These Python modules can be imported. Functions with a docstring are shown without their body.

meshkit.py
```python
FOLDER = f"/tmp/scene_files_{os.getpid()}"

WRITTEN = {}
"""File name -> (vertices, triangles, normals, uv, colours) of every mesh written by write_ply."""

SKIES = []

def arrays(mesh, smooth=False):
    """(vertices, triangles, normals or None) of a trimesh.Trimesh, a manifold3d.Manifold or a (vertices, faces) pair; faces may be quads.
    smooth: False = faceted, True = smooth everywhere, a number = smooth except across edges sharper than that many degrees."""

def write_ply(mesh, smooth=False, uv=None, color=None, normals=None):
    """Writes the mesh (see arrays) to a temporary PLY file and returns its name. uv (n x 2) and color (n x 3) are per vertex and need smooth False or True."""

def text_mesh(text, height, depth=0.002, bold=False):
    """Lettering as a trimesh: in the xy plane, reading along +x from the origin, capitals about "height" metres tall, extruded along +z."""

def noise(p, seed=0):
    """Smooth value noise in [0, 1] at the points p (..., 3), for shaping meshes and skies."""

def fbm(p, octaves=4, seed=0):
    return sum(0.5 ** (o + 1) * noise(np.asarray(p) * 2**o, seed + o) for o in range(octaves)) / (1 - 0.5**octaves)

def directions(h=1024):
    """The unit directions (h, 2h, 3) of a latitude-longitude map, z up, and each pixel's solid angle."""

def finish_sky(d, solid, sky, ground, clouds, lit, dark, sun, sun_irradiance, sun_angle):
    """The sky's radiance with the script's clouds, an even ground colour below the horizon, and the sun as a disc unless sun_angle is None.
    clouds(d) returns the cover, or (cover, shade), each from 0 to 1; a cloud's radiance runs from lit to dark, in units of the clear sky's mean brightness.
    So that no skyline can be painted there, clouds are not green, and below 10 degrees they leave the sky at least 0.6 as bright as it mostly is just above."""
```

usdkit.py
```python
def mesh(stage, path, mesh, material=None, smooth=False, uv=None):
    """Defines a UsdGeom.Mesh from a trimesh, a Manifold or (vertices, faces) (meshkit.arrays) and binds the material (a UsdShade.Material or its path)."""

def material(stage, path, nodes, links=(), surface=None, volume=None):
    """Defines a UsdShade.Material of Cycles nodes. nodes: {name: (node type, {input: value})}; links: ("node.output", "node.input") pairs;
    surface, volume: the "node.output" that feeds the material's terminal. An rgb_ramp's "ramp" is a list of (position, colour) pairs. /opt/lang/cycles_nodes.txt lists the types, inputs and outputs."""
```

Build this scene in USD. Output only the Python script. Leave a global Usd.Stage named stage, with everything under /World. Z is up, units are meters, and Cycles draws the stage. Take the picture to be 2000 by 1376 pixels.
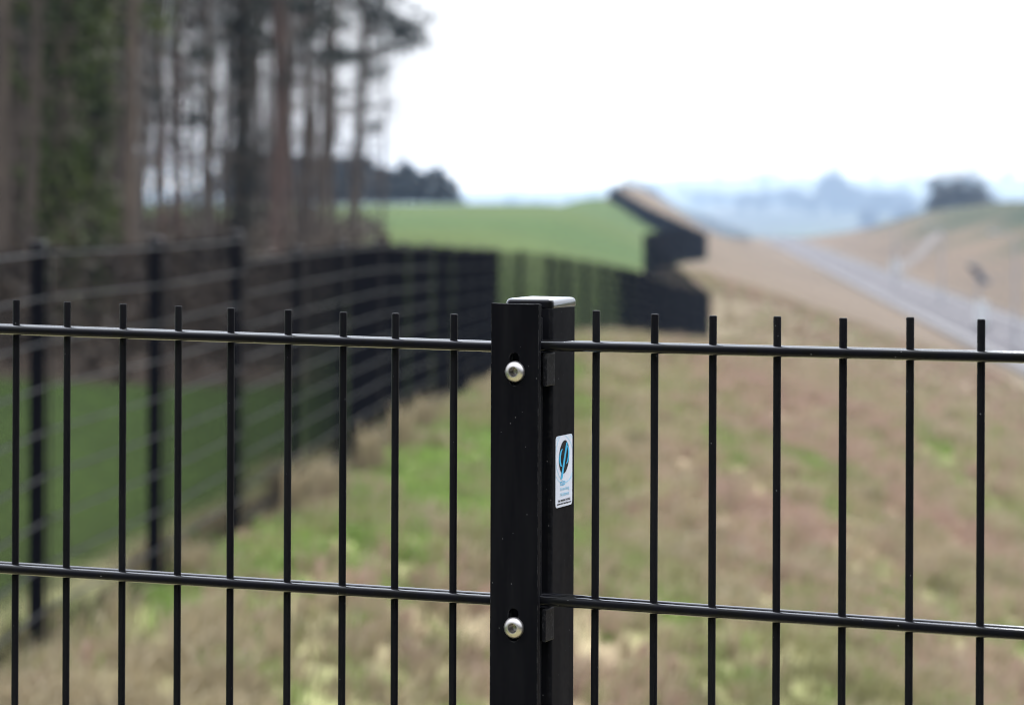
import math, random
import numpy as np
import trimesh
import usdkit, meshkit
from shapely.geometry import Polygon, Point, box as sbox, LineString
from shapely import affinity
from pxr import Usd, UsdGeom, UsdLux, UsdShade, Sdf, Gf, Vt

stage = Usd.Stage.CreateInMemory()
UsdGeom.SetStageUpAxis(stage, 'Z'); UsdGeom.SetStageMetersPerUnit(stage, 1.0)
UsdGeom.Xform.Define(stage, '/World'); UsdGeom.Scope.Define(stage, '/World/Looks')
mat = lambda name, nodes, links=(), surface='p.BSDF', volume=None: usdkit.material(stage, '/World/Looks/' + name, nodes, links, surface, volume)

# ---------------------------------------------------------------- camera, sky, sun, exposure
CAMZ = 2.0                                   # eye height above the ground datum
F = 100.0 / 36.0 * 2000.0                    # focal length in units of 1/2000 picture width
HY = 350.0                                   # height of the horizon, same units from the top
ROLL = 0.0040
cam = UsdGeom.Camera.Define(stage, '/World/camera')
cr, sr = math.cos(ROLL), math.sin(ROLL)
cam.AddTransformOp().Set(Gf.Matrix4d(cr, 0, sr, 0, -sr, 0, cr, 0, 0, -1, 0, 0, 0, 0, CAMZ, 1))
cam.CreateFocalLengthAttr(100.0); cam.CreateHorizontalApertureAttr(36.0); cam.CreateVerticalApertureAttr(36.0 * 704 / 1024)
cam.CreateVerticalApertureOffsetAttr(-338.0 * 36 / 2000)
cam.CreateFStopAttr(8.5); cam.CreateFocusDistanceAttr(2.23); cam.CreateClippingRangeAttr(Gf.Vec2f(0.05, 60000))
cam.CreateExposureAttr(1.2)

SUN_EL, SUN_AZ = math.radians(50), math.radians(12)          # azimuth = atan2(x, y)
sd = np.array([math.cos(SUN_EL) * math.sin(SUN_AZ), math.cos(SUN_EL) * math.cos(SUN_AZ), math.sin(SUN_EL)])
dome = UsdLux.DomeLight.Define(stage, '/World/sky')
dome.GetPrim().SetCustomDataByKey('kind', 'structure'); dome.GetPrim().SetCustomDataByKey('label', 'white overcast sky')
sky_m = mat('overcast_sky', {
    'sky': ('sky_texture', {'sky_type': 'single_scattering', 'sun_disc': False, 'sun_elevation': SUN_EL, 'sun_rotation': SUN_AZ, 'aerosol_density': 2.0}),
    'tc': ('texture_coordinate', {}), 'n': ('noise_texture', {'scale': 2.2, 'detail': 4.0, 'roughness': 0.55}),
    'r': ('rgb_ramp', {'ramp': [(0.25, (12.6, 13.3, 14.6)), (0.75, (14.6, 15.1, 16.0))]}),
    'sx': ('separate_xyz', {}), 'el': ('map_range', {'from_min': 0.0, 'from_max': 1.0, 'to_min': 0.30, 'to_max': 1.0, 'clamp': True}), 'ov': ('mix', {'mix_type': 'multiply', 'fac': 1.0}), 'm': ('mix', {'fac': 0.95}), 'b': ('background_shader', {'strength': 0.1})},
    [('tc.generated', 'n.vector'), ('n.fac', 'r.fac'), ('sky.color', 'm.color1'), ('tc.generated', 'sx.vector'), ('sx.z', 'el.value'), ('r.color', 'ov.color1'), ('el.result', 'ov.color2'), ('ov.color', 'm.color2'), ('m.color', 'b.color')], surface='b.background')
UsdShade.MaterialBindingAPI.Apply(dome.GetPrim()).Bind(sky_m)
sun = UsdLux.DistantLight.Define(stage, '/World/sun')
sun.CreateIntensityAttr(0.4); sun.CreateAngleAttr(16.0); sun.CreateNormalizeAttr(True); sun.CreateColorAttr(Gf.Vec3f(1.0, 0.97, 0.93))
_z = sd; _x = np.cross([0, 0, 1.0], _z); _x /= np.linalg.norm(_x); _y = np.cross(_z, _x)
sun.AddTransformOp().Set(Gf.Matrix4d(*_x, 0, *_y, 0, *_z, 0, 0, 0, 50, 1))

# ---------------------------------------------------------------- helpers
def P(px, py, Y):
    """The point seen at (px, py) of the 2000-wide picture, Y metres ahead."""
    du, dv = px - 1000.0, py - HY
    u, v = du * cr + dv * sr, -du * sr + dv * cr
    return np.array([u * Y / F, Y, CAMZ - v * Y / F])

used = {}
def numbered(path):
    n = used.get(path, -1) + 1; used[path] = n
    return path if n == 0 else f'{path}_{n:03d}'
def tag(prim, label=None, cat=None, group=None, kind=None):
    for k, v in (('label', label), ('category', cat), ('group', group), ('kind', kind)):
        if v: prim.SetCustomDataByKey(k, v)
    return prim
def thing(name, label, cat, loc=(0, 0, 0), rotz=0.0, group=None, kind=None, scale=None):
    x = UsdGeom.Xform.Define(stage, numbered('/World/' + name))
    x.AddTranslateOp().Set(Gf.Vec3d(*map(float, loc))); x.AddRotateZOp().Set(math.degrees(rotz))
    if scale is not None: x.AddScaleOp().Set(Gf.Vec3f(*([scale] * 3 if np.ndim(scale) == 0 else scale)))
    return tag(x.GetPrim(), label, cat, group, kind)
def holder(name, parent):
    return UsdGeom.Xform.Define(stage, numbered(f'{parent.GetPath()}/{name}')).GetPrim()
def obj(name, mesh, material, parent=None, smooth=False, uv=None):
    base = '/World' if parent is None else str(parent.GetPath())
    return usdkit.mesh(stage, numbered(f'{base}/{name}'), mesh, material, smooth=smooth, uv=uv).GetPrim()
def dup(root, name, label, cat, loc, rotz=0.0, group=None, scale=1.0):
    r = thing(name, label, cat, loc, rotz, group, None, scale)
    r.GetReferences().AddInternalReference(root.GetPath()); r.SetInstanceable(True)
    # the copy's own transform and labels are stronger than the referenced ones
    return r
def cat_(ms):
    return trimesh.util.concatenate([m for m in ms])
def tube(pts, radii, n=8, cap=True):
    p = np.asarray(pts, float); r = np.broadcast_to(np.asarray(radii, float), (len(p),))
    t = np.gradient(p, axis=0); t /= np.linalg.norm(t, axis=1, keepdims=True) + 1e-12
    ref = np.array([0, 0, 1.0]) if abs(t[0][2]) < 0.9 else np.array([1.0, 0, 0])
    a = np.cross(t, ref); a /= np.linalg.norm(a, axis=1, keepdims=True) + 1e-12
    b = np.cross(t, a); ang = np.arange(n) * 2 * np.pi / n
    v = (p[:, None] + r[:, None, None] * (np.cos(ang)[None, :, None] * a[:, None] + np.sin(ang)[None, :, None] * b[:, None])).reshape(-1, 3)
    i, j = np.meshgrid(np.arange(len(p) - 1), np.arange(n), indexing='ij'); k = (j + 1) % n
    f = np.concatenate([np.stack([i * n + j, i * n + k, (i + 1) * n + k], -1).reshape(-1, 3), np.stack([i * n + j, (i + 1) * n + k, (i + 1) * n + j], -1).reshape(-1, 3)])
    if cap:
        m = len(v); v = np.vstack([v, p[0], p[-1]]); jj = np.arange(n); kk = (jj + 1) % n; o = (len(p) - 1) * n
        f = np.vstack([f, np.stack([np.full(n, m), kk, jj], 1), np.stack([np.full(n, m + 1), o + jj, o + kk], 1)])
    m = trimesh.Trimesh(v, f, process=False)
    return m
def boxm(c, s):
    m = trimesh.creation.box(s); m.apply_translation(c); return m
def frame(mesh, o, ex, ey, ez):
    M = np.eye(4); M[:3, 0], M[:3, 1], M[:3, 2], M[:3, 3] = ex, ey, ez, o
    m = mesh.copy(); m.apply_transform(M); return m
def sstep(a, b, x):
    t = np.clip((np.asarray(x, float) - a) / (b - a), 0, 1); return t * t * (3 - 2 * t)
def noise2(x, y, s, seed=0, oct=3):
    return meshkit.fbm(np.stack([np.asarray(x) / s, np.asarray(y) / s, np.full(np.shape(x), 0.37 * seed)], -1), oct, seed)

# ---------------------------------------------------------------- materials
K = 0.64
def dim(c): return tuple(float(x) * K for x in c)
def bark(name, lo, hi, scale=3.0):
    lo, hi = dim(lo), dim(hi)
    return mat(name, {'g': ('texture_coordinate', {}), 'mp': ('mapping', {'scale': (1, 1, 0.12)}), 'n': ('noise_texture', {'scale': scale * 4, 'detail': 4.0}),
                      'oi': ('object_info', {}), 'r': ('rgb_ramp', {'ramp': [(0.3, lo), (0.72, hi)]}), 'h': ('hsv', {'saturation': 1.0}), 'mr': ('map_range', {'to_min': 0.7, 'to_max': 1.2}),
                      'b': ('bump', {'strength': 0.7, 'distance': 0.03}), 'p': ('principled_bsdf', {'roughness': 0.9, 'specular_ior_level': 0.2})},
               [('g.object', 'mp.vector'), ('mp.vector', 'n.vector'), ('n.fac', 'r.fac'), ('r.color', 'h.color'), ('oi.random', 'mr.value'), ('mr.result', 'h.value'), ('h.color', 'p.base_color'), ('n.fac', 'b.height'), ('b.normal', 'p.normal')])
def leafy(name, lo, hi, trans=0.25, scale=0.9):
    lo, hi = dim(lo), dim(hi)
    return mat(name, {'g': ('geometry', {}), 'n': ('noise_texture', {'scale': scale, 'detail': 3.0}), 'r': ('rgb_ramp', {'ramp': [(0.3, lo), (0.7, hi)]}),
                      'h': ('hsv', {}), 'mr': ('map_range', {'to_min': 0.7, 'to_max': 1.3}),
                      'd': ('principled_bsdf', {'roughness': 0.6, 'specular_ior_level': 0.25}), 't': ('translucent_bsdf', {}), 'm': ('mix_closure', {'fac': trans})},
               [('g.position', 'n.vector'), ('n.fac', 'r.fac'), ('r.color', 'h.color'), ('g.random_per_island', 'mr.value'), ('mr.result', 'h.value'), ('h.color', 'd.base_color'), ('h.color', 't.color'), ('d.BSDF', 'm.closure1'), ('t.BSDF', 'm.closure2')], surface='m.closure')
def plain(name, col, rough=0.5, **kw):
    return mat(name, {'p': ('principled_bsdf', {'base_color': col, 'roughness': rough, **kw})})

powder = mat('black_powder_coat', {
    'g': ('geometry', {}), 'n': ('noise_texture', {'scale': 900.0, 'detail': 2.0}), 'n2': ('noise_texture', {'scale': 38.0, 'detail': 5.0, 'roughness': 0.7}),
    'v': ('voronoi_texture', {'scale': 160.0, 'randomness': 1.0}), 'sp': ('map_range', {'from_min': 0.04, 'from_max': 0.085, 'to_min': 0.8, 'to_max': 0.0, 'clamp': True}),
    'ms': ('math', {'math_type': 'greater_than', 'value2': 0.53}), 'mm': ('math', {'math_type': 'multiply'}),
    'wm': ('mapping', {'scale': (60.0, 60.0, 5.0)}), 'wn': ('noise_texture', {'scale': 1.0, 'detail': 5.0, 'roughness': 0.65}), 'wr': ('rgb_ramp', {'ramp': [(.42, (0.0030, 0.0030, 0.0038)), (.75, (0.0062, 0.0062, 0.007))]}), 'c': ('mix', {'color2': (0.14, 0.14, 0.145)}), 'rr': ('map_range', {'from_min': 0.3, 'from_max': 0.7, 'to_min': 0.24, 'to_max': 0.42}),
    'be': ('bevel', {'radius': 0.0009}), 'dt': ('vector_math', {'math_type': 'dot_product'}), 'ed': ('map_range', {'from_min': .999, 'from_max': .93, 'to_min': 0.0, 'to_max': 1.0, 'clamp': True}), 'en': ('noise_texture', {'scale': 260.0, 'detail': 4.0}), 'eg': ('map_range', {'from_min': .42, 'from_max': .62, 'clamp': True}), 'em': ('math', {'math_type': 'multiply'}), 'c2': ('mix', {'color2': (0.05, 0.05, 0.052)}), 'b': ('bump', {'strength': 0.03, 'distance': 0.0004}), 'p': ('principled_bsdf', {'specular_ior_level': 0.014})},
    [('g.position', 'n.vector'), ('g.position', 'n2.vector'), ('g.position', 'v.vector'), ('v.distance', 'sp.value'), ('g.position', 'wm.vector'), ('wm.vector', 'wn.vector'), ('wn.fac', 'wr.fac'), ('wr.color', 'c.color1'), ('n2.fac', 'ms.value1'), ('sp.result', 'mm.value1'), ('ms.value', 'mm.value2'), ('mm.value', 'c.fac'), ('c.color', 'c2.color1'), ('c2.color', 'p.base_color'), ('be.bevel', 'dt.vector1'), ('g.true_normal', 'dt.vector2'), ('dt.value', 'ed.value'), ('g.position', 'en.vector'), ('en.fac', 'eg.value'), ('ed.result', 'em.value1'), ('eg.result', 'em.value2'), ('em.value', 'c2.fac'),
     ('n2.fac', 'rr.value'), ('rr.result', 'p.roughness'), ('n.fac', 'b.height'), ('be.bevel', 'b.normal'), ('b.normal', 'p.normal')])
def coat(name, spec, r0, r1):
    return mat(name, {
    'g': ('geometry', {}), 'n': ('noise_texture', {'scale': 900.0, 'detail': 2.0}), 'n2': ('noise_texture', {'scale': 38.0, 'detail': 5.0, 'roughness': 0.7}),
    'v': ('voronoi_texture', {'scale': 160.0, 'randomness': 1.0}), 'sp': ('map_range', {'from_min': 0.04, 'from_max': 0.085, 'to_min': 0.8, 'to_max': 0.0, 'clamp': True}),
    'ms': ('math', {'math_type': 'greater_than', 'value2': 0.53}), 'mm': ('math', {'math_type': 'multiply'}),
    'wm': ('mapping', {'scale': (60.0, 60.0, 5.0)}), 'wn': ('noise_texture', {'scale': 1.0, 'detail': 5.0, 'roughness': 0.65}), 'wr': ('rgb_ramp', {'ramp': [(.42, (0.0030, 0.0030, 0.0038)), (.75, (0.0062, 0.0062, 0.007))]}), 'c': ('mix', {'color2': (0.14, 0.14, 0.145)}), 'rr': ('map_range', {'from_min': 0.3, 'from_max': 0.7, 'to_min': r0, 'to_max': r1}),
    'b': ('bump', {'strength': 0.03, 'distance': 0.0006}), 'p': ('principled_bsdf', {'specular_ior_level': spec})},
    [('g.position', 'n.vector'), ('g.position', 'n2.vector'), ('g.position', 'v.vector'), ('v.distance', 'sp.value'), ('g.position', 'wm.vector'), ('wm.vector', 'wn.vector'), ('wn.fac', 'wr.fac'), ('wr.color', 'c.color1'), ('n2.fac', 'ms.value1'), ('sp.result', 'mm.value1'), ('ms.value', 'mm.value2'), ('mm.value', 'c.fac'), ('c.color', 'p.base_color'),
     ('n2.fac', 'rr.value'), ('rr.result', 'p.roughness'), ('n.fac', 'b.height'), ('b.normal', 'p.normal')])
def glaze(name, rough, power, top):
    """Black gloss coat: dark seen square on, mirror-like at a low angle."""
    return mat(name, {'g': ('geometry', {}), 'v': ('voronoi_texture', {'scale': 150.0}), 'sp': ('map_range', {'from_min': .04, 'from_max': .08, 'to_min': .12, 'to_max': .004, 'clamp': True}), 'n': ('noise_texture', {'scale': 45.0, 'detail': 4.0}),
        'gt': ('math', {'math_type': 'greater_than', 'value2': .54}), 'mm': ('mix', {'color1': (.004, .004, .005)}), 'rr': ('map_range', {'from_min': .3, 'from_max': .7, 'to_min': rough * .7, 'to_max': rough * 1.4}),
        'lw': ('layer_weight', {'blend': .5}), 'pw': ('math', {'math_type': 'power', 'value2': power}), 'ml': ('math', {'math_type': 'multiply', 'value2': top}),
        'd': ('diffuse_bsdf', {}), 's': ('glossy_bsdf', {'color': (.95, .97, 1.0)}), 'm': ('mix_closure', {})},
        [('g.position', 'v.vector'), ('g.position', 'n.vector'), ('v.distance', 'sp.value'), ('n.fac', 'gt.value1'), ('gt.value', 'mm.fac'), ('sp.result', 'mm.color2'), ('mm.color', 'd.color'), ('n.fac', 'rr.value'), ('rr.result', 's.roughness'),
         ('lw.facing', 'pw.value1'), ('pw.value', 'ml.value1'), ('ml.value', 'm.fac'), ('d.BSDF', 'm.closure1'), ('s.BSDF', 'm.closure2')], surface='m.closure')
wire_coat, upright_coat = glaze('black_coated_wire', .10, 3.0, 1.0), coat('black_upright_coat', .06, .22, .36)
black_far = plain('black_fence_paint', (0.0025, 0.0025, 0.0038), 0.4, specular_ior_level=0.02)
rail_far = plain('black_rail_paint', (0.004, 0.004, 0.006), 0.3, specular_ior_level=0.2)
cap_plastic = glaze('black_plastic', .16, 2.2, 1.0)
clip_m = mat('scuffed_black_clip', {'g': ('geometry', {}), 'n': ('noise_texture', {'scale': 420.0, 'detail': 5.0}), 'r': ('rgb_ramp', {'ramp': [(0.5, (0.006, 0.006, 0.007)), (0.8, (0.035, 0.035, 0.038))]}), 'be': ('bevel', {'radius': 0.001}), 'p': ('principled_bsdf', {'roughness': 0.35, 'specular_ior_level': 0.03})},
             [('g.position', 'n.vector'), ('n.fac', 'r.fac'), ('r.color', 'p.base_color'), ('be.bevel', 'p.normal')])
steel = mat('stainless_steel', {'g': ('geometry', {}), 'n': ('noise_texture', {'scale': 700.0, 'detail': 3.0}), 'r': ('map_range', {'to_min': 0.26, 'to_max': 0.42}), 'p': ('principled_bsdf', {'base_color': (0.46, 0.44, 0.43), 'metallic': 1.0})}, [('g.position', 'n.vector'), ('n.fac', 'r.value'), ('r.result', 'p.roughness')])

# ---------------------------------------------------------------- the lie of the land (heights relative to the eye)
A1 = [(75, 12.8), (305, 15.25), (462, 17.72), (581, 20.2), (668, 22.7), (735, 25.2), (790, 27.7), (838, 30.2), (878, 32.6), (912, 35.1), (942, 37.6), (968, 40.0)]
RUN = [(-2.52, 5.3), (-2.36, 7.8), (-2.24, 10.3)] + [((px - 1000) * y / F, y) for px, y in A1]
RUN += [((px - 1000) * y / F, y) for px, y in [(951, 42.2), (918, 44.4), (931, 46.8), (964, 49.5), (1018, 52), (1072, 54.3), (1108, 56.6), (1145, 58.9), (1180, 61.2), (1210, 63.5), (1234, 65.8), (1250, 68)]]
def stretch(a, b, n): return [(a[0] + (b[0] - a[0]) * k / n, a[1] + (b[1] - a[1]) * k / n) for k in range(1, n + 1)]
RUN += stretch(RUN[-1], (6.8, 98), 12); N_CORNER = len(RUN)
RUN += stretch(RUN[-1], (5.35, 115), 7)
RUN += stretch(RUN[-1], (13.7, 200), 34)
RUN += stretch(RUN[-1], (12.65, 372), 68); N_D = len(RUN)
FX = np.array([p[0] for p in RUN]); FY = np.array([p[1] for p in RUN])
GY = [-60, 0, 12.8, 15.2, 18, 20, 25, 30, 40, 46, 52, 60, 68, 80, 98, 106, 115, 150, 200, 280, 340, 372, 402, 430, 500, 600, 700]
GZ = [-1.95, -1.97, -2.18, -2.22, -2.28, -2.38, -2.48, -2.58, -2.82, -2.95, -3.08, -3.5, -3.98, -4.75, -5.65, -5.0, -3.95, -4.4, -5.55, -4.4, -3.2, -2.75, -2.6, -3.3, -7, -12, -15]
LY = [-60, 0, 12, 20, 35, 80, 130, 200, 255, 290, 340, 440, 600, 700]
LZ = [-1.9, -1.95, -2.15, -2.24, -2.27, -2.35, -2.45, -2.45, -2.35, -2.5, -3.2, -5.2, -12, -15]
def fence_x(Y): return np.interp(Y, np.r_[-60, FY, 500, 900], np.r_[-2.9, FX, 12, 12])
def road_x(Y): return 14.4 + 0.0633 * np.minimum(Y, 650) + np.where(Y > 650, (Y - 650) * 0.12 + ((np.maximum(Y, 650) - 650) ** 2) * 0.0006, 0)
def road_z(Y): return np.interp(Y, [-60, 0, 120, 300, 600, 800, 1000], [-7.0, -7.4, -8.2, -9.6, -12.0, -16.5, -20])
RW = 6.2
def H(X, Y, bumps=True):
    X = np.asarray(X, float); Y = np.asarray(Y, float)
    pf, pl, xf, xr, R = np.interp(Y, GY, GZ), np.interp(Y, LY, LZ), fence_x(Y), road_x(Y), road_z(Y)
    d = X - xf
    h = pf + (pl - pf) * sstep(0.5, 10, -d) - 0.012 * np.maximum(-d - 12, 0) * sstep(150, 350, Y) * np.exp(-np.maximum(-d - 12, 0) / 120)
    t = np.clip((d - 1.0) / np.maximum(xr - 1.5 - xf - 1.0, 4), 0, 1)
    h = np.where(d > 0, pf + (R - pf) * (0.7 * t + 0.3 * t * t * (3 - 2 * t)), h)
    h = h + 2.4 * np.exp(-((d - 3.8) / 4.2) ** 2) * sstep(230, 372, Y) * (1 - sstep(405, 440, Y)) * sstep(0.3, 3.0, d)
    t2 = np.clip((X - (xr + RW + 1.5)) / 24.0, 0, 1)
    top = np.interp(Y, [-60, 300, 420, 520, 700], [-1.5, -2.8, -3.0, -5, -14]) + 1.0 * sstep(0, 30, X - xr - RW - 24)
    h = np.where(X > xr - 1.5, R - 0.07 + (top - R) * (t2 * t2 * (3 - 2 * t2) * 0.5 + 0.5 * t2), h)
    if bumps:
        onroad = sstep(0, 3, np.maximum(xr - 2.0 - X, X - xr - RW - 2.0))
        nearfence = sstep(0.2, 2.0, np.abs(d)) * 0.8 + 0.2
        h = h + onroad * ((noise2(X, Y, 1.1, 3, 3) - 0.5) * 0.22 * nearfence * sstep(-0.5, 1.5, d) + (noise2(X, Y, 9, 5, 2) - 0.5) * 0.5 * nearfence * sstep(-1, 2, d))
    lat = np.clip(X / np.maximum(Y, 1) / 0.1, -1.5, 2)                     # how far to the right the land lies
    far = np.interp(Y, [500, 600, 900, 1600, 3600, 5200], [-9, -13, -22, -40, -56, -48]) + sstep(4300, 8400, Y) * np.interp(lat, [-1, 0.2, 0.6, 2], [9, 18, 56, 62]) - sstep(8600, 12000, Y) * 26 + 16 * np.exp(-((X - 400) / 290) ** 2 - ((Y - 3660) / 660) ** 2)
    far = far + sstep(900, 2000, Y) * ((noise2(X, Y, 700, 11, 3) - 0.5) * 14 + (noise2(X, Y, 2200, 12, 2) - 0.5) * 10)
    k = sstep(560, 800, Y)
    return h * (1 - k) + far * k
def ground(X, Y): return float(H(np.array([X]), np.array([Y]))[0]) + CAMZ

def wood_edge(Y): return np.interp(Y, [30, 34, 36, 45, 80, 135, 150], [-9, -6.4, -3.6, -3.3, -4.4, -6.3, -7.5])
def spaced(segs):
    out = [segs[0][0]]
    for a, b, s in segs:
        n = max(1, int(round((b - a) / s))); out += list(np.linspace(a, b, n + 1)[1:])
    return np.array(out)
gx = spaced([(-8, 14, 0.22), (14, 80, 0.9), (80, 130, 5)])
e = 130 * 1.16 ** np.arange(1, 26); e2 = 8 + 0.4 * (1.17 ** np.arange(1, 46) - 1) / 0.17
gx = np.r_[-e2[e2 < 8000][::-1], gx, e]
gy = spaced([(-60, 0, 6), (0, 8, 0.8), (8, 26, 0.2), (26, 60, 0.45), (60, 130, 1.0), (130, 440, 2.6), (440, 800, 9), (800, 3500, 55), (3500, 13000, 150)])
GXX, GYY = np.meshgrid(gx, gy)
gz = H(GXX, GYY)
nx, ny = len(gx), len(gy)
ii, jj = np.meshgrid(np.arange(ny - 1), np.arange(nx - 1), indexing='ij')
q = np.stack([ii * nx + jj, ii * nx + jj + 1, (ii + 1) * nx + jj + 1, (ii + 1) * nx + jj], -1).reshape(-1, 4)

# colours of the ground, by what grows there; far grass has shade painted in
TAN, PINK, GREEN, OLIVE = np.array([.60, .495, .315]), np.array([.60, .415, .32]), np.array([.34, .50, .12]), np.array([.40, .39, .18])
FIELD, LITTER = np.array([.092, .160, .030]), np.array([.085, .062, .045])
blobs = []                                            # patches of fresh grass / bare reddish thatch, where they lie on the bank: (x, y, rx, ry, weights tan pink green olive)
def at_px(px, py, lift=.15):
    ys = np.r_[np.arange(6, 60, 0.05), np.arange(60, 420, 0.5)]; du, dv = px - 1000.0, py - HY
    u, v = du * cr + dv * sr, -du * sr + dv * cr
    z = H(u * ys / F, ys, False) + lift * (ys < 80); k = np.argmax(-v * ys / F <= z)
    return u * ys[k] / F, ys[k]
for px, py, rpx, ky, w in [(700, 900, 90, 1.0, (0, 0, 3.2, 0)), (860, 840, 120, 1.2, (0, 0, 2.4, .6)), (540, 1010, 60, 1.0, (0, 0, 2.4, 0)), (850, 1000, 90, 1, (.4, .6, .6, 1.5)), (400, 1060, 100, 1, (.3, 0, 1.6, .6)), (640, 1200, 160, 1, (1.0, 1.0, .3, .8)), (700, 1340, 160, 1, (.8, 0, 1.6, 1)),
                          (200, 1330, 220, 1, (1.6, 1.6, 0, 0)), (420, 1250, 120, 1, (1.6, .8, .6, .4)), (930, 1330, 120, 1, (.6, .8, .9, .6)), (1250, 760, 160, 1, (1.0, .1, .8, 1.2)), (1300, 900, 150, 1, (1.4, .7, .2, .4)), (1500, 760, 120, 1, (.4, 2.2, 0, .2)), (1500, 1000, 160, 1, (.8, 2.2, .1, 0)),
                          (1380, 850, 70, 1, (.2, .3, 1.4, .8)), (1600, 930, 80, 1, (.1, .1, 2.2, .8)), (1750, 860, 90, 1, (.2, 1.4, .4, .2)), (1900, 950, 90, 1, (.1, .3, 1.9, .8)), (1880, 820, 80, 1, (.2, .5, 1.7, .6)), (1480, 1190, 90, 1, (.2, .4, 1.8, .6)), (1600, 1310, 100, 1, (.2, .2, 1.9, .8)), (1790, 1180, 120, 1, (.3, 2.2, .2, 0)), (1850, 1290, 120, 1, (1.2, 1.2, .6, 0)),
                          (1200, 1280, 100, 1, (.6, 2.0, 0, .2)), (1260, 1120, 90, 1, (.3, .5, .7, 1.4)), (1420, 620, 80, 1, (1.0, 0, .6, 1.2)), (1570, 600, 60, 1, (.2, .2, 1.6, 1.0)), (1480, 520, 90, 1, (1.4, 1.0, 0, .1)), (1700, 640, 90, 1, (.6, 1.8, 0, .1)), (1640, 570, 60, 1, (1.5, .4, 0, .1))]:
    bx, by = at_px(px, py); r = rpx * by / F
    blobs.append((bx, by, r, max(.6, .5 * (at_px(px, max(py - .7 * rpx, 480))[1] - at_px(px, py + .7 * rpx)[1])), np.array(w)))
def weights(X, Y):
    """How much tan, reddish, green and olive grass grows at a place on the bank."""
    q = X + .13 * Y
    n1, n2, n3 = noise2(q, Y * 0.3, 1.2, 21, 3), noise2(q, Y * 0.3, 1.0, 22, 3), noise2(q, Y * .7, 6, 23, 2)
    n4 = noise2(q, Y * 0.3, 0.45, 24, 2)
    w = np.stack([0.75 + 0 * X, 0.8 + 0 * X, 0.42 + 0 * X, 0.7 + 0 * X], -1)
    for bx, by, rx, ry, k in blobs:
        m = 0.9 * np.exp(-(((X - bx) / rx) ** 2 + ((Y - by) / ry) ** 2))[..., None]
        w = w * (1 - m) + m * k * 1.1
    d = X - fence_x(Y)
    m = (.88 * sstep(.15, .45, d) * (1 - sstep(1.3, 2.8, d)) * sstep(14.5, 17.5, Y) * (1 - sstep(36, 60, Y)))[..., None]
    w = w * (1 - m) + m * np.array([.15, 0, 1.5, .9])
    w = w * np.stack([0.35 + 1.5 * n3, np.clip((n1 - 0.36) * 5, .1, 3), np.clip((n2 - 0.32) * 5.5, .06, 3), np.clip((n4 - .22) * 3.4, .15, 2.2)], -1)
    w = w / w.sum(-1, keepdims=True)
    f = (sstep(38, 90, Y) * .72)[..., None]                     # patches run together further off
    return w * (1 - f) + f * np.array([.34, .44, .08, .14])
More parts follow.
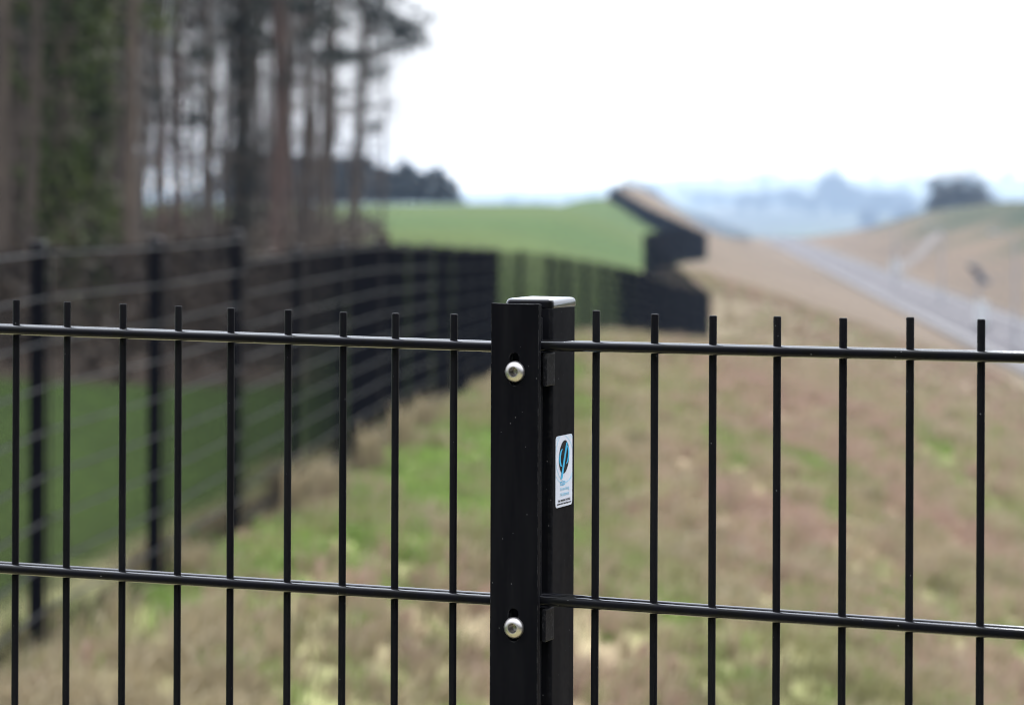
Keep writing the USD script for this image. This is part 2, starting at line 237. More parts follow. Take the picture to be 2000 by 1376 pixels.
def tint(X, Y):
    d = X - fence_x(Y); xr = road_x(Y)
    w = weights(X, Y)
    c = w @ np.stack([TAN, PINK, GREEN, OLIVE])
    c = c * (1 - .30 * sstep(32, 70, Y))[..., None]  # darker further off, painting in shade among the grass where tufts are sparse
    far_t = sstep(55, 150, Y)[..., None] * 0.93
    c = c * (1 - far_t) + far_t * (np.array([.195, .150, .114]) * (0.62 + 0.76 * noise2(X * 1.6, Y * .5, 14, 41, 3))[..., None])
    f = FIELD * (.64 + .22 * sstep(70, 150, Y))[..., None] * (np.array([1, 1, .8]) + np.array([.08, 0, .65]) * sstep(70, 150, Y)[..., None]) * (0.7 + 0.3 * noise2(X, Y, 12, 31, 2) + .3 * noise2(X * 2, Y, 3, 39, 2))[..., None] + (noise2(X, Y, 40, 32, 2)[..., None] - .5) * np.array([.05, .03, .01])
    on_field = (1 - sstep(-0.9, -0.3, d - .75 * sstep(70, 130, Y) + (noise2(X, Y, 1.5, 33, 2) - .5) * 0.5))[..., None]
    c = c * (1 - on_field) + f * on_field
    we = wood_edge(Y)
    on_wood = (sstep(-0.8, 0.8, we - X + (noise2(X, Y, 3, 34, 2) - .5) * 2) * sstep(33, 36, Y + (noise2(X, Y, 2, 35, 2) - .5) * 2) * (1 - sstep(140, 165, Y)))[..., None]
    c = c * (1 - on_wood) + LITTER * (0.7 + 0.7 * noise2(X, Y, 1.2, 36, 3))[..., None] * on_wood
    bank = sstep(0, 2, X - xr - RW - 1)[..., None]
    gtop = sstep(7, 19, X - xr - RW + (noise2(X, Y, 12, 37, 2) - .5) * 22)[..., None]
    cb = (TAN * .13 + PINK * .20) * (1 - gtop) + np.array([.072, .082, .045]) * gtop
    stripe = (noise2(X - 0.1 * Y, Y * .2, 7, 40, 2)[..., None] - .5)
    c = c * (1 - bank) + (cb + stripe * np.array([.10, .06, .03])) * bank
    fk = sstep(600, 850, Y)[..., None]
    pn = noise2(X, Y * 0.7, 150, 38, 2)
    cf = np.where((pn > .52)[..., None], np.array([.062, .085, .04]), np.where((pn > .43)[..., None], np.array([.075, .07, .055]), np.array([.035, .045, .032])))
    return K * np.clip(c * (1 - fk) + cf * fk, .01, .8)
gm = obj('ground', (np.stack([GXX, GYY, gz + CAMZ], -1).reshape(-1, 3), q), mat('grassland', {
    'a': ('attribute', {'attribute': 'tint'}), 'g': ('geometry', {}), 'mp': ('mapping', {'scale': (1, .55, 1)}), 'n': ('noise_texture', {'scale': 5.0, 'detail': 6.0, 'roughness': 0.7}), 'n2': ('noise_texture', {'scale': 26.0, 'detail': 3.0}),
    'r': ('map_range', {'from_min': .3, 'from_max': .7, 'to_min': .62, 'to_max': 1.38}), 'r2': ('map_range', {'from_min': .3, 'from_max': .7, 'to_min': .75, 'to_max': 1.25}), 'mu': ('math', {'math_type': 'multiply'}), 'h': ('hsv', {}),
    'b': ('bump', {'strength': 0.8, 'distance': 0.08}), 'p': ('principled_bsdf', {'roughness': 0.95, 'specular_ior_level': 0.1})},
    [('g.position', 'mp.vector'), ('mp.vector', 'n.vector'), ('mp.vector', 'n2.vector'), ('n.fac', 'r.value'), ('n2.fac', 'r2.value'), ('r.result', 'mu.value1'), ('r2.result', 'mu.value2'), ('mu.value', 'h.value'), ('a.color', 'h.color'), ('h.color', 'p.base_color'), ('n.fac', 'b.height'), ('b.normal', 'p.normal')]), smooth=True)
tcol = tint(GXX, GYY).reshape(-1, 3)
UsdGeom.PrimvarsAPI(gm).CreatePrimvar('tint', Sdf.ValueTypeNames.Color3fArray, 'vertex').Set(Vt.Vec3fArray.FromNumpy(tcol.astype(np.float32)))
tag(gm, 'grassy ground falling from the fence to the road', kind='structure')

# ---------------------------------------------------------------- road
def ribbon(xa, xb, ys, z):
    n = len(ys); xs = [np.linspace(a, b, 7) for a, b in zip(xa, xb)]
    v = np.array([[x, y, zz] for r, y, zz in zip(xs, ys, z) for x in r]); i, j = np.meshgrid(np.arange(n - 1), np.arange(6), indexing='ij')
    return v, np.stack([i * 7 + j, i * 7 + j + 1, (i + 1) * 7 + j + 1, (i + 1) * 7 + j], -1).reshape(-1, 4)
ry = np.linspace(-50, 760, 240)
rx, rz = road_x(ry), road_z(ry) + CAMZ
tag(obj('road', ribbon(rx, rx + RW, ry, rz), mat('pale_tarmac', {'g': ('geometry', {}), 'mp': ('mapping', {'scale': (1.0, .03, 1)}), 'n': ('noise_texture', {'scale': 1.2, 'detail': 4.0}), 'r': ('rgb_ramp', {'ramp': [(.35, dim((.108, .101, .112))), (.65, dim((.146, .136, .149)))]}), 'p': ('principled_bsdf', {'roughness': 0.85, 'specular_ior_level': 0.2})},
    [('g.position', 'mp.vector'), ('mp.vector', 'n.vector'), ('n.fac', 'r.fac'), ('r.color', 'p.base_color')])), 'pale grey road in the cutting', kind='structure')
white_line = plain('white_road_paint', (.3, .3, .3), .8)
lines = []
for off in (0.55, RW - 0.65):
    v, f = ribbon(rx + off, rx + off + 0.15, ry, rz + 0.004); lines.append(trimesh.Trimesh(v, np.vstack([f[:, :3], f[:, [0, 2, 3]]]), process=False))
for y0 in np.arange(-48, 740, 9.0):
    yy = np.array([y0, y0 + 3.0]); a = road_x(yy) + RW / 2 - .07; v, f = ribbon(a, a + .14, yy, road_z(yy) + CAMZ + .004); lines.append(trimesh.Trimesh(v, np.vstack([f[:, :3], f[:, [0, 2, 3]]]), process=False))
tag(obj('road_markings', cat_(lines), white_line), 'white edge lines and centre dashes on the road', kind='structure')
kerb_m = plain('concrete_kerb', (.10, .095, .096), .9)
for side, nm in ((-0.25, 'kerb'), (RW, 'kerb')):
    parts = []
    for k in range(len(ry) - 1):
        a = np.array([[rx[k] + side, ry[k]], [rx[k] + side + .25, ry[k]], [rx[k + 1] + side + .25, ry[k + 1]], [rx[k + 1] + side, ry[k + 1]]])
        zz = np.array([rz[k], rz[k], rz[k + 1], rz[k + 1]])
        v = np.vstack([np.c_[a, zz - .1], np.c_[a, zz + .11]])
        parts.append((v, np.array([[4, 5, 6, 7], [0, 4, 7, 3], [1, 2, 6, 5]]) + 8 * k))
    tag(obj(nm, (np.vstack([p[0] for p in parts]), np.vstack([p[1] for p in parts])), kerb_m), 'concrete kerb on the %s side of the road' % ('near' if side < 0 else 'far'), kind='structure')
# track climbing the far bank
ty = np.linspace(305, 385, 50); tx0 = road_x(ty) + RW + 0.6 + (ty - 305) * 0.14
tv = np.array([[x + w * 1.0, y, ground(x + w, y) + .05] for x, y in zip(tx0, ty) for w in np.linspace(0, 1.8, 7)])
i_, j_ = np.meshgrid(np.arange(49), np.arange(6), indexing='ij')
tag(obj('track', (tv, np.stack([i_ * 7 + j_, i_ * 7 + j_ + 1, (i_ + 1) * 7 + j_ + 1, (i_ + 1) * 7 + j_], -1).reshape(-1, 4)), plain('pale_gravel', dim((.165, .142, .130)), .95)), 'pale gravel track climbing the far bank', kind='structure')

# ---------------------------------------------------------------- near fence: post with its clamp bar, two mesh panels
fence = thing('mesh_fence', 'black twin-wire mesh fence close by, with a bolted post and a small white sticker', 'fence')
def panel_plane(s_left, s_at, x_l, x_r):
    """Mesh panel plane from the apparent size of its 0.2 m rail pitch at two columns: returns depth(px)."""
    return lambda px: 0.2 * F / (s_left + (s_at - s_left) * (px - x_l) / (x_r - x_l))
zl, zr = panel_plane(466.5, 494.5, 0, 960), panel_plane(505.0, 540.5, 1240, 2000)
def build_panel(depth, rails, wires, end_px, away):
    """rails: two endpoints (px, py) of the top rail; wires: (px, py of tip); end_px: column of the wire under the clamp bar; away: -1 left, +1 right."""
    pa = holder('wire_panel', fence)
    (xa, ya), (xb, yb) = rails
    A, B = P(xa, ya, depth(xa)), P(xb, yb, depth(xb))
    e1 = B - A; e1[2] = 0; L = np.linalg.norm(e1); e1 /= L; slope = (B[2] - A[2]) / L
    n = np.array([-e1[1], e1[0], 0.0])                                    # away from the viewer
    A = A + n * 0.007                                                     # centre plane of the upright wires; the front rails stand 7 mm nearer
    u_of = lambda p: float((p - A) @ e1)
    ul = []
    for px, py in wires:
        d1 = P(px, py, 1.0) - [0, 0, CAMZ]; yy = float(A[:2] @ n[:2]) / float(d1[:2] @ n[:2]); p = P(px, py, yy)
        ul.append((u_of(p), p[2] - (A[2] + slope * u_of(p))))
    us = sorted(u for u, _ in ul); pitch = np.mean(np.diff(us))
    ue = u_of(P(end_px, 700, depth(end_px)))
    allw = [(ue, 0.022)] + ul
    u = us[0] if away < 0 else us[-1]
    for k in range(49 - len(ul)):
        u = u + away * pitch; allw.append((u, 0.027))
    ulast = u
    allw.sort()
    rng = random.Random(5 + away)
    for u, up in allw:
        zt = A[2] + slope * u; p = A + e1 * u
        lean = rng.uniform(-.0012, .0012)
        obj('vertical_wire', tube([[p[0], p[1], zt - 1.72], [p[0] + lean * e1[0], p[1] + lean * e1[1], zt + up - .0006], [p[0] + lean * e1[0], p[1] + lean * e1[1], zt + up]], [.003, .003, .0025], 12), upright_coat, pa, smooth=35)
    for r in range(9):
        for dn in (-.007, .007):
            u0, u1 = (ulast - .004, ue + .006) if away < 0 else (ue - .006, ulast + .004)
            a, b = A + e1 * u0 + n * dn, A + e1 * u1 + n * dn
            a[2], b[2] = A[2] + slope * u0 - .2 * r, A[2] + slope * u1 - .2 * r
            mid = (a + b) / 2; 
            obj('horizontal_wire', tube(np.linspace(a, b, 4), .004, 24), wire_coat, pa, smooth=35)
    return A, e1, n, slope, ulast
LW = [(32, 585), (132, 589), (240, 593), (349, 597), (453, 601), (564, 604.5), (669, 609), (775, 611.5), (889, 613)]
RWI = [(1163, 606), (1279, 613), (1394, 616), (1521, 617.5), (1646, 620.5), (1778, 619), (1915, 623)]
panL = build_panel(zl, [(0, 643), (960, 677)], LW, 1000, -1)
panR = build_panel(zr, [(1057, 675), (2000, 698.5)], RWI, 1043, 1)

def rrect(w, h, r, n=5):
    return sbox(-w / 2 + r, -h / 2 + r, w / 2 - r, h / 2 - r).buffer(r, quad_segs=n)
def loft(polys_z):
    """Closed lofted skin through convex outlines with the same number of points: [(points (n,2), z)]."""
    n = len(polys_z[0][0]); v = np.vstack([np.c_[p, np.full(n, z)] for p, z in polys_z]); f = []
    for k in range(len(polys_z) - 1):
        for i in range(n):
            j = (i + 1) % n; f += [[k * n + i, k * n + j, (k + 1) * n + j], [k * n + i, (k + 1) * n + j, (k + 1) * n + i]]
    c0, c1 = len(v), len(v) + 1; v = np.vstack([v, [*polys_z[0][0].mean(0), polys_z[0][1]], [*polys_z[-1][0].mean(0), polys_z[-1][1]]])
    o = (len(polys_z) - 1) * n
    for i in range(n):
        j = (i + 1) % n; f += [[c0, j, i], [c1, o + i, o + j]]
    return trimesh.Trimesh(v, f, process=False)
def outline(poly): return np.array(poly.exterior.coords)[:-1][::1] if poly.exterior.is_ccw else np.array(poly.exterior.coords)[:-1][::-1]

THP = math.radians(23.5)
pe, pn = np.array([math.cos(THP), -math.sin(THP), 0]), np.array([math.sin(THP), math.cos(THP), 0])
UP = np.array([0, 0, 1.0])
ZMID = zl(1000) + .007 * math.cos(THP)                     # mid plane of the wires under the clamp bar
PC = P(1008, 640, ZMID - .0137 * math.cos(THP)); PC[2] = 0
PC = PC + pn * 0.0137                                      # the bar lies in front of the wires
TOP = P(1008, 593, ZMID - .0137 * math.cos(THP))[2]                              # top of the clamp bar
GND = ground(PC[0], PC[1]) - 0.1
post_xy = PC + pn * (0.0118 + 0.025)
pshift = -0.0
tube_out = outline(rrect(.040, .050, .0035))
postp = obj('post', frame(loft([(tube_out, 0), (tube_out, TOP - .0045 - GND)]), [*post_xy[:2], GND], pe, pn, UP), powder, fence, smooth=50)
capz = TOP - .0045
ring = [rrect(.0406, .0506, .0035), rrect(.0412, .0512, .004), rrect(.0412, .0512, .004), rrect(.0400, .0500, .0036), rrect(.0376, .0476, .003), rrect(.0340, .0440, .003), rrect(.02, .03, .003)]
obj('cap', frame(loft([(outline(r), z) for r, z in zip(ring, [.0006, .0012, .0045, .0062, .0072, .0076, .0079])]), [*post_xy[:2], capz], pe, pn, UP), cap_plastic, postp, smooth=40)
# clamp bar: flat bar with upright slots for the bolts
BZ = [P(1005, 726, 2.23)[2], P(1004, 1226, 2.23)[2]]; pitchb = BZ[0] - BZ[1]
BZ += [BZ[1] - pitchb * k for k in range(1, 7)]
barh = TOP - GND
bar = sbox(-.0203, -barh, .0203, 0)
for z in BZ:
    y = z - TOP
    bar = bar.difference(LineString([(-.0002, y + .0105), (-.0002, y - .0066)]).buffer(.0044))
bm = trimesh.creation.extrude_polygon(bar, .005, engine='earcut')      # x across, y up, z thickness
obj('clamp_bar', frame(bm, [*(PC - pn * .0112)[:2], TOP], pe, UP, -pn), powder, postp)
# spacer bracket under the bar at every bolt, seen left and right of the bar
for k, z in enumerate(BZ):
    o = PC + pn * .0012; o[2] = z + .0015
    br = trimesh.creation.extrude_polygon(sbox(-.0225, -.013, .0213, .013).buffer(-.002).buffer(.002, quad_segs=3), .012, engine='earcut'); br.apply_translation([0, 0, -.011])
    lip = trimesh.creation.extrude_polygon(sbox(-.0016, -.0130, .0016, .0130).buffer(-.001).buffer(.001, quad_segs=3), .017, engine='earcut'); lip.apply_translation([.0215, 0, -.0095])
    obj('clip', frame(cat_([br, lip]), o, pe, UP, -pn), clip_m, postp)
    prof = np.array([[0, -.0040], [.0029, -.0040], [.0032, -.0036], [.0035, .0023], [.0038, .0029], [.0042, .0030], [.0056, .0026], [.0070, .0018], [.0080, .0007], [.0084, -.0006], [.0084, -.0016]])
    prof[:, 1] += .0014
    hd = trimesh.creation.revolve(prof[::-1], sections=40)
    ob = PC - pn * .0160; ob[2] = z
    ob = ob + pe * .0004
    obj('bolt', frame(hd, ob, pe, UP, -pn), steel, postp, smooth=40)
    pin = trimesh.creation.cylinder(radius=.0011, height=.002, sections=12); pin.apply_translation([0, 0, -.0012])
    obj('bolt_pin', frame(pin, ob, pe, UP, -pn), steel, postp, smooth=40)
# sticker on the side face that looks to the right
sx0 = post_xy + pe * .0200 - pn * .025                       # front edge of the side face
ZS0, ZS1 = P(1103, 850, 2.27)[2], P(1103, 989, 2.27)[2]
SW, SH = .0345, ZS0 - ZS1
so = sx0 + pn * .0078; so[2] = ZS1
def on_sticker(mesh, lift): return frame(mesh, so + pe * lift, pn, UP, pe)
def ext(poly, t=.00012):
    gs = getattr(poly, 'geoms', [poly]); return cat_([trimesh.creation.extrude_polygon(g, t, engine='earcut') for g in gs if g.area > 0])
obj('sticker', on_sticker(ext(rrect(SW, SH, .003).__class__(outline(rrect(SW, SH, .003)) + [SW / 2, SH / 2]), .0003), .0001), plain('white_vinyl', (.47, .49, .56), .35, specular_ior_level=0.2), postp)
cyan, pale_cyan, ink = plain('cyan_ink', (.012, .27, .47), .4), plain('pale_cyan_ink', (.20, .44, .60), .4), plain('black_ink', (.008, .008, .009), .4, specular_ior_level=0.05)
S = lambda u, v: (u * SW, (1 - v) * SH)
el = affinity.rotate(affinity.scale(Point(*S(.49, .305)).buffer(1, quad_segs=24), .30 * SW, .235 * SH), -14)
swoop = []
for c, rx_, ry_, a in (((.60, .31), .62, .34, -28), ((.44, .335), .66, .33, -24)):
    e_ = affinity.rotate(affinity.scale(Point(*S(*c)).buffer(1, quad_segs=32), rx_ * SW, ry_ * SH), a)
    swoop.append(e_.exterior.buffer(.00022))
sw = swoop[0].union(swoop[1]).intersection(sbox(.0004, .0004, SW - .0004, SH - .0004))
obj('sticker_swoosh', on_sticker(ext(sw), .00042), pale_cyan, postp)
obj('sticker_emblem', on_sticker(ext(el), .00055), ink, postp)
def crescent(c, rx_, ry_, a, shift):
    b0 = affinity.rotate(affinity.scale(Point(*S(*c)).buffer(1, quad_segs=24), rx_ * SW, ry_ * SH), a)
    return b0.difference(affinity.translate(affinity.scale(b0, 1.02, 1.06), shift * SW, 0))
marks = Polygon([S(.60, .115), S(.66, .10), S(.68, .125), S(.385, .60), S(.27, .615)]).union(crescent((.35, .31), .16, .125, -14, .09)).union(crescent((.62, .28), .17, .13, -14, -.08))
obj('sticker_stroke', on_sticker(ext(marks), .0007), cyan, postp)
def words(txt, u0, u1, v0, v1, m, bold=False):
    t = meshkit.text_mesh(txt, .01, depth=.0001, bold=bold); b = t.bounds
    t.apply_translation([-b[0][0], -b[0][1], 0]); t.apply_scale([(u1 - u0) * SW / (b[1][0] - b[0][0]), (v1 - v0) * SH / (b[1][1] - b[0][1]), 1]); t.apply_translation([*S(u0, v1), 0])
    return obj('sticker_lettering', on_sticker(t, .0005), m, postp)
words('CLD', .26, .55, .640, .700, cyan, True)
words('Fencing', .27, .80, .725, .785, pale_cyan); words('Systems', .27, .80, .800, .860, pale_cyan)
words('Tel: 08000 742961', .13, .88, .895, .925, ink, True); words('www.cld-fencing.com', .08, .93, .940, .972, ink, True)
# the posts at the panels' far ends (beyond the picture's sides)
for A, e1, n, sl, ul in (panL, panR):
    c = A + e1 * ul; zt = A[2] + sl * ul + .035; g0 = ground(c[0], c[1]) - .1; c2 = c + n * .037
    pp = obj('post', frame(loft([(tube_out, 0), (tube_out, zt - g0)]), [*c2[:2], g0], e1, n, UP), powder, fence, smooth=50)
    obj('cap', frame(loft([(outline(r), z) for r, z in zip(ring, [.0006, .0012, .0045, .0062, .0072, .0076, .0079])]), [*c2[:2], zt], e1, n, UP), cap_plastic, pp, smooth=40)
    b2 = trimesh.creation.extrude_polygon(sbox(-.0203, -(zt - g0), .0203, 0), .005, engine='earcut')
    obj('clamp_bar', frame(b2, [*(c - n * .0112)[:2], zt], e1, UP, -n), powder, pp)

# ---------------------------------------------------------------- the fence that runs away along the bank
run = thing('mesh_fence', 'long black mesh fence running away along the bank and zigzagging over the hill', 'fence')
tops = {10.3: -.30, 12.8: -.305, 15.25: -.338, 17.72: -.350, 20.2: -.505, 22.7: -.530, 25.2: -.567, 27.7: -.638, 30.2: -.70, 32.6: -.78, 35.1: -.85, 37.6: -.92, 40.0: -.98}
post_top = []
for (x, y) in RUN:
    g = ground(x, y)
    post_top.append(tops[y] + CAMZ if y in tops else float(np.interp(y, GY, GZ)) + CAMZ + 1.77)
def low_tube(a, b, r): return tube([a, b], r, 4, cap=False)
def bg_panel(a, b, za, zb, parent, detail):
    a, b = np.array([*a, 0.0]), np.array([*b, 0.0]); L = np.linalg.norm(b - a); e1 = (b - a) / L; n = np.array([-e1[1], e1[0], 0]); a, b = a - n * .042, b - n * .042
    pa = holder('wire_panel', parent) if detail else None
    wires = []
    gap = .03
    for k in range(int((L - 2 * gap) / .05) + 1):
        u = gap + k * .05; p = a + e1 * u; zt = za + (zb - za) * u / L
        wires.append(low_tube([p[0], p[1], zt - 1.83], [p[0], p[1], zt + .025], .003))
    rails = []
    for r in range(10):
        tw = []
        for dn in (-.007, .007):
            p0, p1 = a + n * dn + e1 * .01, b + n * dn - e1 * .01
            p0[2], p1[2] = za - .2 * r, zb - .2 * r
            tw.append(tube([p0, p1], .0042, 6, cap=False))
        rails.append(cat_(tw))
    if detail:
        w = obj('vertical_wires', cat_(wires), black_far, pa); w.SetCustomDataByKey('kind', 'stuff')
        for m in rails: obj('horizontal_wire', m, rail_far, pa, smooth=True)
    else:
        obj('wire_panel', cat_(wires + rails), black_far, parent)
box_post = outline(rrect(.07, .066, .006, 2)); cap_post = [outline(rrect(s, s - .004, .006, 2)) for s in (.074, .074, .06)]
def bg_post(p, d, zt, parent, detail):
    e1 = np.array([*d, 0.0]); e1 /= np.linalg.norm(e1); n = np.array([-e1[1], e1[0], 0]); c = np.array([*p, 0.0]) - n * .042 * 0
    g0 = min(ground(*p), zt - 1.7) - .15
    m = frame(loft([(box_post, 0), (box_post, zt - g0)]), [*c[:2], g0], e1, n, UP)
    cp = frame(loft([(cap_post[0], 0), (cap_post[1], .012), (cap_post[2], .018)]), [*c[:2], zt], e1, n, UP)
    br = frame(boxm([0, 0, (zt - g0) / 2], [.045, .006, zt - g0]), [*(c - n * .0565)[:2], g0], e1, n, UP)
    if detail:
        po = obj('post', m, black_far, parent, smooth=50); obj('cap', cp, rail_far, po, smooth=40); obj('clamp_bar', br, black_far, po)
    else:
        obj('post', cat_([m, cp, br]), black_far, parent)
for i in range(len(RUN)):
    x, y = RUN[i]; nxt = RUN[min(i + 1, len(RUN) - 1)]; prv = RUN[max(i - 1, 0)]
    bg_post((x, y), (nxt[0] - prv[0], nxt[1] - prv[1]), post_top[i], run, y < 43)
    if i + 1 < len(RUN):
        t0, t1 = post_top[i] - .035, post_top[i + 1] - .035
        if 10 < y < 39 and t0 - t1 > .1: t0 = t1 + .012
        bg_panel(RUN[i], nxt, t0, t1, run, y < 28)
# the stretch that turns down the slope at the far end
E = [RUN[-1]] + stretch(RUN[-1], (34, 408), 16)
for i in range(1, len(E)):
    za, zb = (ground(*E[k]) + 1.75 for k in (i - 1, i))
    bg_post(E[i], (E[i][0] - E[i - 1][0], E[i][1] - E[i - 1][1]), zb, run, False); bg_panel(E[i - 1], E[i], za - .035, zb - .035, run, False)

# ---------------------------------------------------------------- trees
brown_bark = bark('grey_brown_bark', (.044, .033, .025), (.13, .098, .074)); red_bark = bark('reddish_pine_bark', (.052, .035, .028), (.15, .092, .073)); pale_bark = bark('pale_bark', (.066, .055, .046), (.155, .13, .11))
far_bark = bark('dark_bark', (.03, .028, .024), (.07, .06, .05))
needles = leafy('pine_needles', (.012, .020, .015), (.034, .047, .031), .15); ivy_leaf = leafy('ivy_leaves', (.05, .08, .012), (.14, .18, .03), .2)
dark_needles = leafy('dark_conifer_needles', (.012, .022, .026), (.028, .044, .048), .1, .3); twig_m = bark('bare_twigs', (.06, .046, .036), (.15, .118, .095))  # conifer needles tinted bluish, standing in for haze over the far row
bracken = leafy('brown_bracken', (.06, .042, .028), (.17, .125, .08), .1)
def cards(c, n, spread, size, rng, flat=0.0):
    """n leaf-sized quads around the points c."""
    c = np.asarray(c, float); k = rng.integers(0, len(c), n)
    p = c[k] + rng.normal(0, 1, (n, 3)) * np.asarray(spread)
    a = rng.normal(0, 1, (n, 3)); a[:, 2] *= (1 - flat); a /= np.linalg.norm(a, axis=1, keepdims=True)
    b = np.cross(a, rng.normal(0, 1, (n, 3))); b /= np.linalg.norm(b, axis=1, keepdims=True) + 1e-9
    s = size * rng.uniform(.6, 1.5, (n, 1)); a = a * s; b = b * s * .5
    v = np.stack([p - a * .5, p + b * .5, p + a * .6, p - b * .5], 1).reshape(-1, 3); o = np.arange(n)[:, None] * 4
    f = np.vstack([o + [0, 1, 2], o + [0, 2, 3]])
    return trimesh.Trimesh(v, f, process=False)
def wander(base, top, n, amp, rng):
    t = np.linspace(0, 1, n)[:, None]; p = np.asarray(base) * (1 - t) + np.asarray(top) * t
    w = np.cumsum(rng.normal(0, amp, (n, 3)), 0); w -= w[0]; w[:, 2] = 0; return p + w
def make_tree(kind, seed):
    """(trunk mesh, branches mesh or None, crown mesh or None, trunk material, crown material): a tree about 13 to 17 m tall with its foot at the origin."""
    rng = np.random.default_rng(seed); h = rng.uniform(13, 17); r0 = rng.uniform(.13, .2)
    if kind == 'pole': r0 *= .5; h *= .9
    if kind == 'bare': r0 *= .55
    lean = rng.normal(0, .25, 2); pts = wander([0, 0, -.3], [lean[0], lean[1], h], 14, .07, rng)
    rad = r0 * (1 - .75 * np.linspace(0, 1, 14)); rad[0] *= 1.35; tr = tube(pts, rad, 9)
    br, leaf = [], []
    def along(z): return np.array([np.interp(z, pts[:, 2], pts[:, i]) for i in range(3)])
    nb = {'pine': 34, 'pole': 30, 'ivy': 14, 'bare': 46}[kind]
    lo = {'pine': 3.2, 'pole': 1.6, 'ivy': 5.0, 'bare': 1.3}[kind]
    for k in range(nb):
        z = lo + (h - lo - .5) * (k + rng.uniform(0, 1)) / nb; q0 = along(z); az = rng.uniform(0, 2 * np.pi)
        ln = {'pine': rng.uniform(1.2, 2.8), 'pole': rng.uniform(.5, 1.6), 'ivy': rng.uniform(.8, 1.8), 'bare': rng.uniform(.8, 2.2)}[kind] * (1 - .45 * z / h)
        rise = {'pine': rng.uniform(-.15, .25), 'pole': rng.uniform(-.3, .1), 'ivy': rng.uniform(-.1, .3), 'bare': rng.uniform(.5, 1.1)}[kind]
        q1 = q0 + ln * np.array([math.cos(az), math.sin(az), rise]); bp = wander(q0, q1, 5, .06, rng)
        br.append(tube(bp, np.linspace(.03, .008, 5) * (1 if kind != 'pole' else .6), 4, cap=False))
        for m in range({'pine': 4, 'pole': 4, 'ivy': 2, 'bare': 8}[kind]):
            s0 = bp[rng.integers(1, 5)]; s1 = s0 + rng.normal(0, .35, 3) + np.array([0, 0, .3 * (kind == 'bare')])
            br.append(tube([s0, s1], [.009, .004], 3, cap=False))
            if kind == 'pine' and z > h * .34 and rng.uniform() < .35 or kind == 'pole' and z > h * .62: leaf.append(s1)
        if kind == 'pine' and z > h * .34 and rng.uniform() < .6: leaf += [bp[-1], bp[-2]]
    crown = None
    if leaf: crown = cards(leaf, {'pine': 4600, 'pole': 1500}[kind], (.26, .26, .14), .13, rng)
    if kind == 'ivy':
        cs = []
        for z in np.linspace(.1, h * .75, 60): cs.append(along(z) + rng.normal(0, .10, 3))
        for z in np.linspace(2.5, h * .7, 26): cs.append(along(z) + rng.normal(0, .38, 3))
        crown = cards(cs, 6500, (.17, .17, .2), .13, rng)
    return tr, cat_(br), crown
def corner_pine(Y):
    """The pine at the wood's corner: its boughs as they hang, given as (metres to the right, metres up, metres back)."""
    rng = np.random.default_rng(404); h = 13.0; pts = wander([0, 0, -.3], [.3, .2, h], 14, .04, rng)
    tr = tube(pts, .17 * (1 - .7 * np.linspace(0, 1, 14)), 9); br, leaf = [], []
    for (bx, bz, by), wgt in [((2.35, 7.45, .3), 3), ((1.95, 7.7, -.4), 3), ((1.6, 8.1, .2), 4), ((1.1, 8.3, -.3), 3), ((2.0, 8.2, .4), 3), ((1.5, 7.2, .1), 2), ((.8, 6.4, .3), 2), ((.75, 5.2, .1), 1), ((-.5, 5.0, -.3), 1), ((-.75, 5.6, .4), 2), ((.1, 7.0, .5), 3), ((-.9, 7.0, -.2), 3), ((-1.4, 8.1, .2), 4), ((.5, 8.9, .2), 4), ((-.3, 9.4, 0), 5), ((1.4, 9.6, .3), 5), ((-1.2, 9.8, .2), 5), ((.4, 11, 0), 6), ((-.6, 11.5, .2), 6), ((1.0, 11.8, 0), 5), ((.3, 12.7, 0), 5), ((-1.1, 3.9, .1), 1), ((.55, 4.3, -.2), 1)]:
        z0 = bz - .35 * math.hypot(bx, by); q0 = np.array([np.interp(z0, pts[:, 2], pts[:, i]) for i in range(3)]); bp = wander(q0, [bx, by, bz], 6, .05, rng); br.append(tube(bp, np.linspace(.035, .01, 6), 5, cap=False))
        for k in range(wgt * 2): leaf.append(np.array([bx, by, bz]) + rng.normal(0, .26, 3) * [1.2, 1.2, .55] - [.2 * bx * rng.uniform(0, 1), 0, 0])
    for k in range(16):
        z = rng.uniform(2.5, 9); q0 = np.array([np.interp(z, pts[:, 2], pts[:, i]) for i in range(3)]); a = rng.uniform(0, 6.28); br.append(tube(wander(q0, q0 + [math.cos(a) * .9, math.sin(a) * .9, -.25], 4, .05, rng), [.014, .01, .007, .004], 4, cap=False))
    return tr, cat_(br), cards(leaf, 6500, (.15, .15, .085), .15, rng)
KIND = {'pine': ('pine_tree', 'pine tree', red_bark, needles), 'pole': ('bare_tree', 'tree', brown_bark, needles), 'ivy': ('ivy_clad_tree', 'tree', brown_bark, ivy_leaf), 'bare': ('bare_tree', 'tree', brown_bark, None), 'pale': ('bare_tree', 'tree', pale_bark, needles), 'dark': ('pine_tree', 'pine tree', brown_bark, needles), 'corner': ('pine_tree', 'pine tree', brown_bark, needles), 'bushy': ('ivy_clad_tree', 'tree', brown_bark, leafy('dull_ivy_leaves', (.026, .028, .016), (.062, .060, .036), .15))}
protos = {}
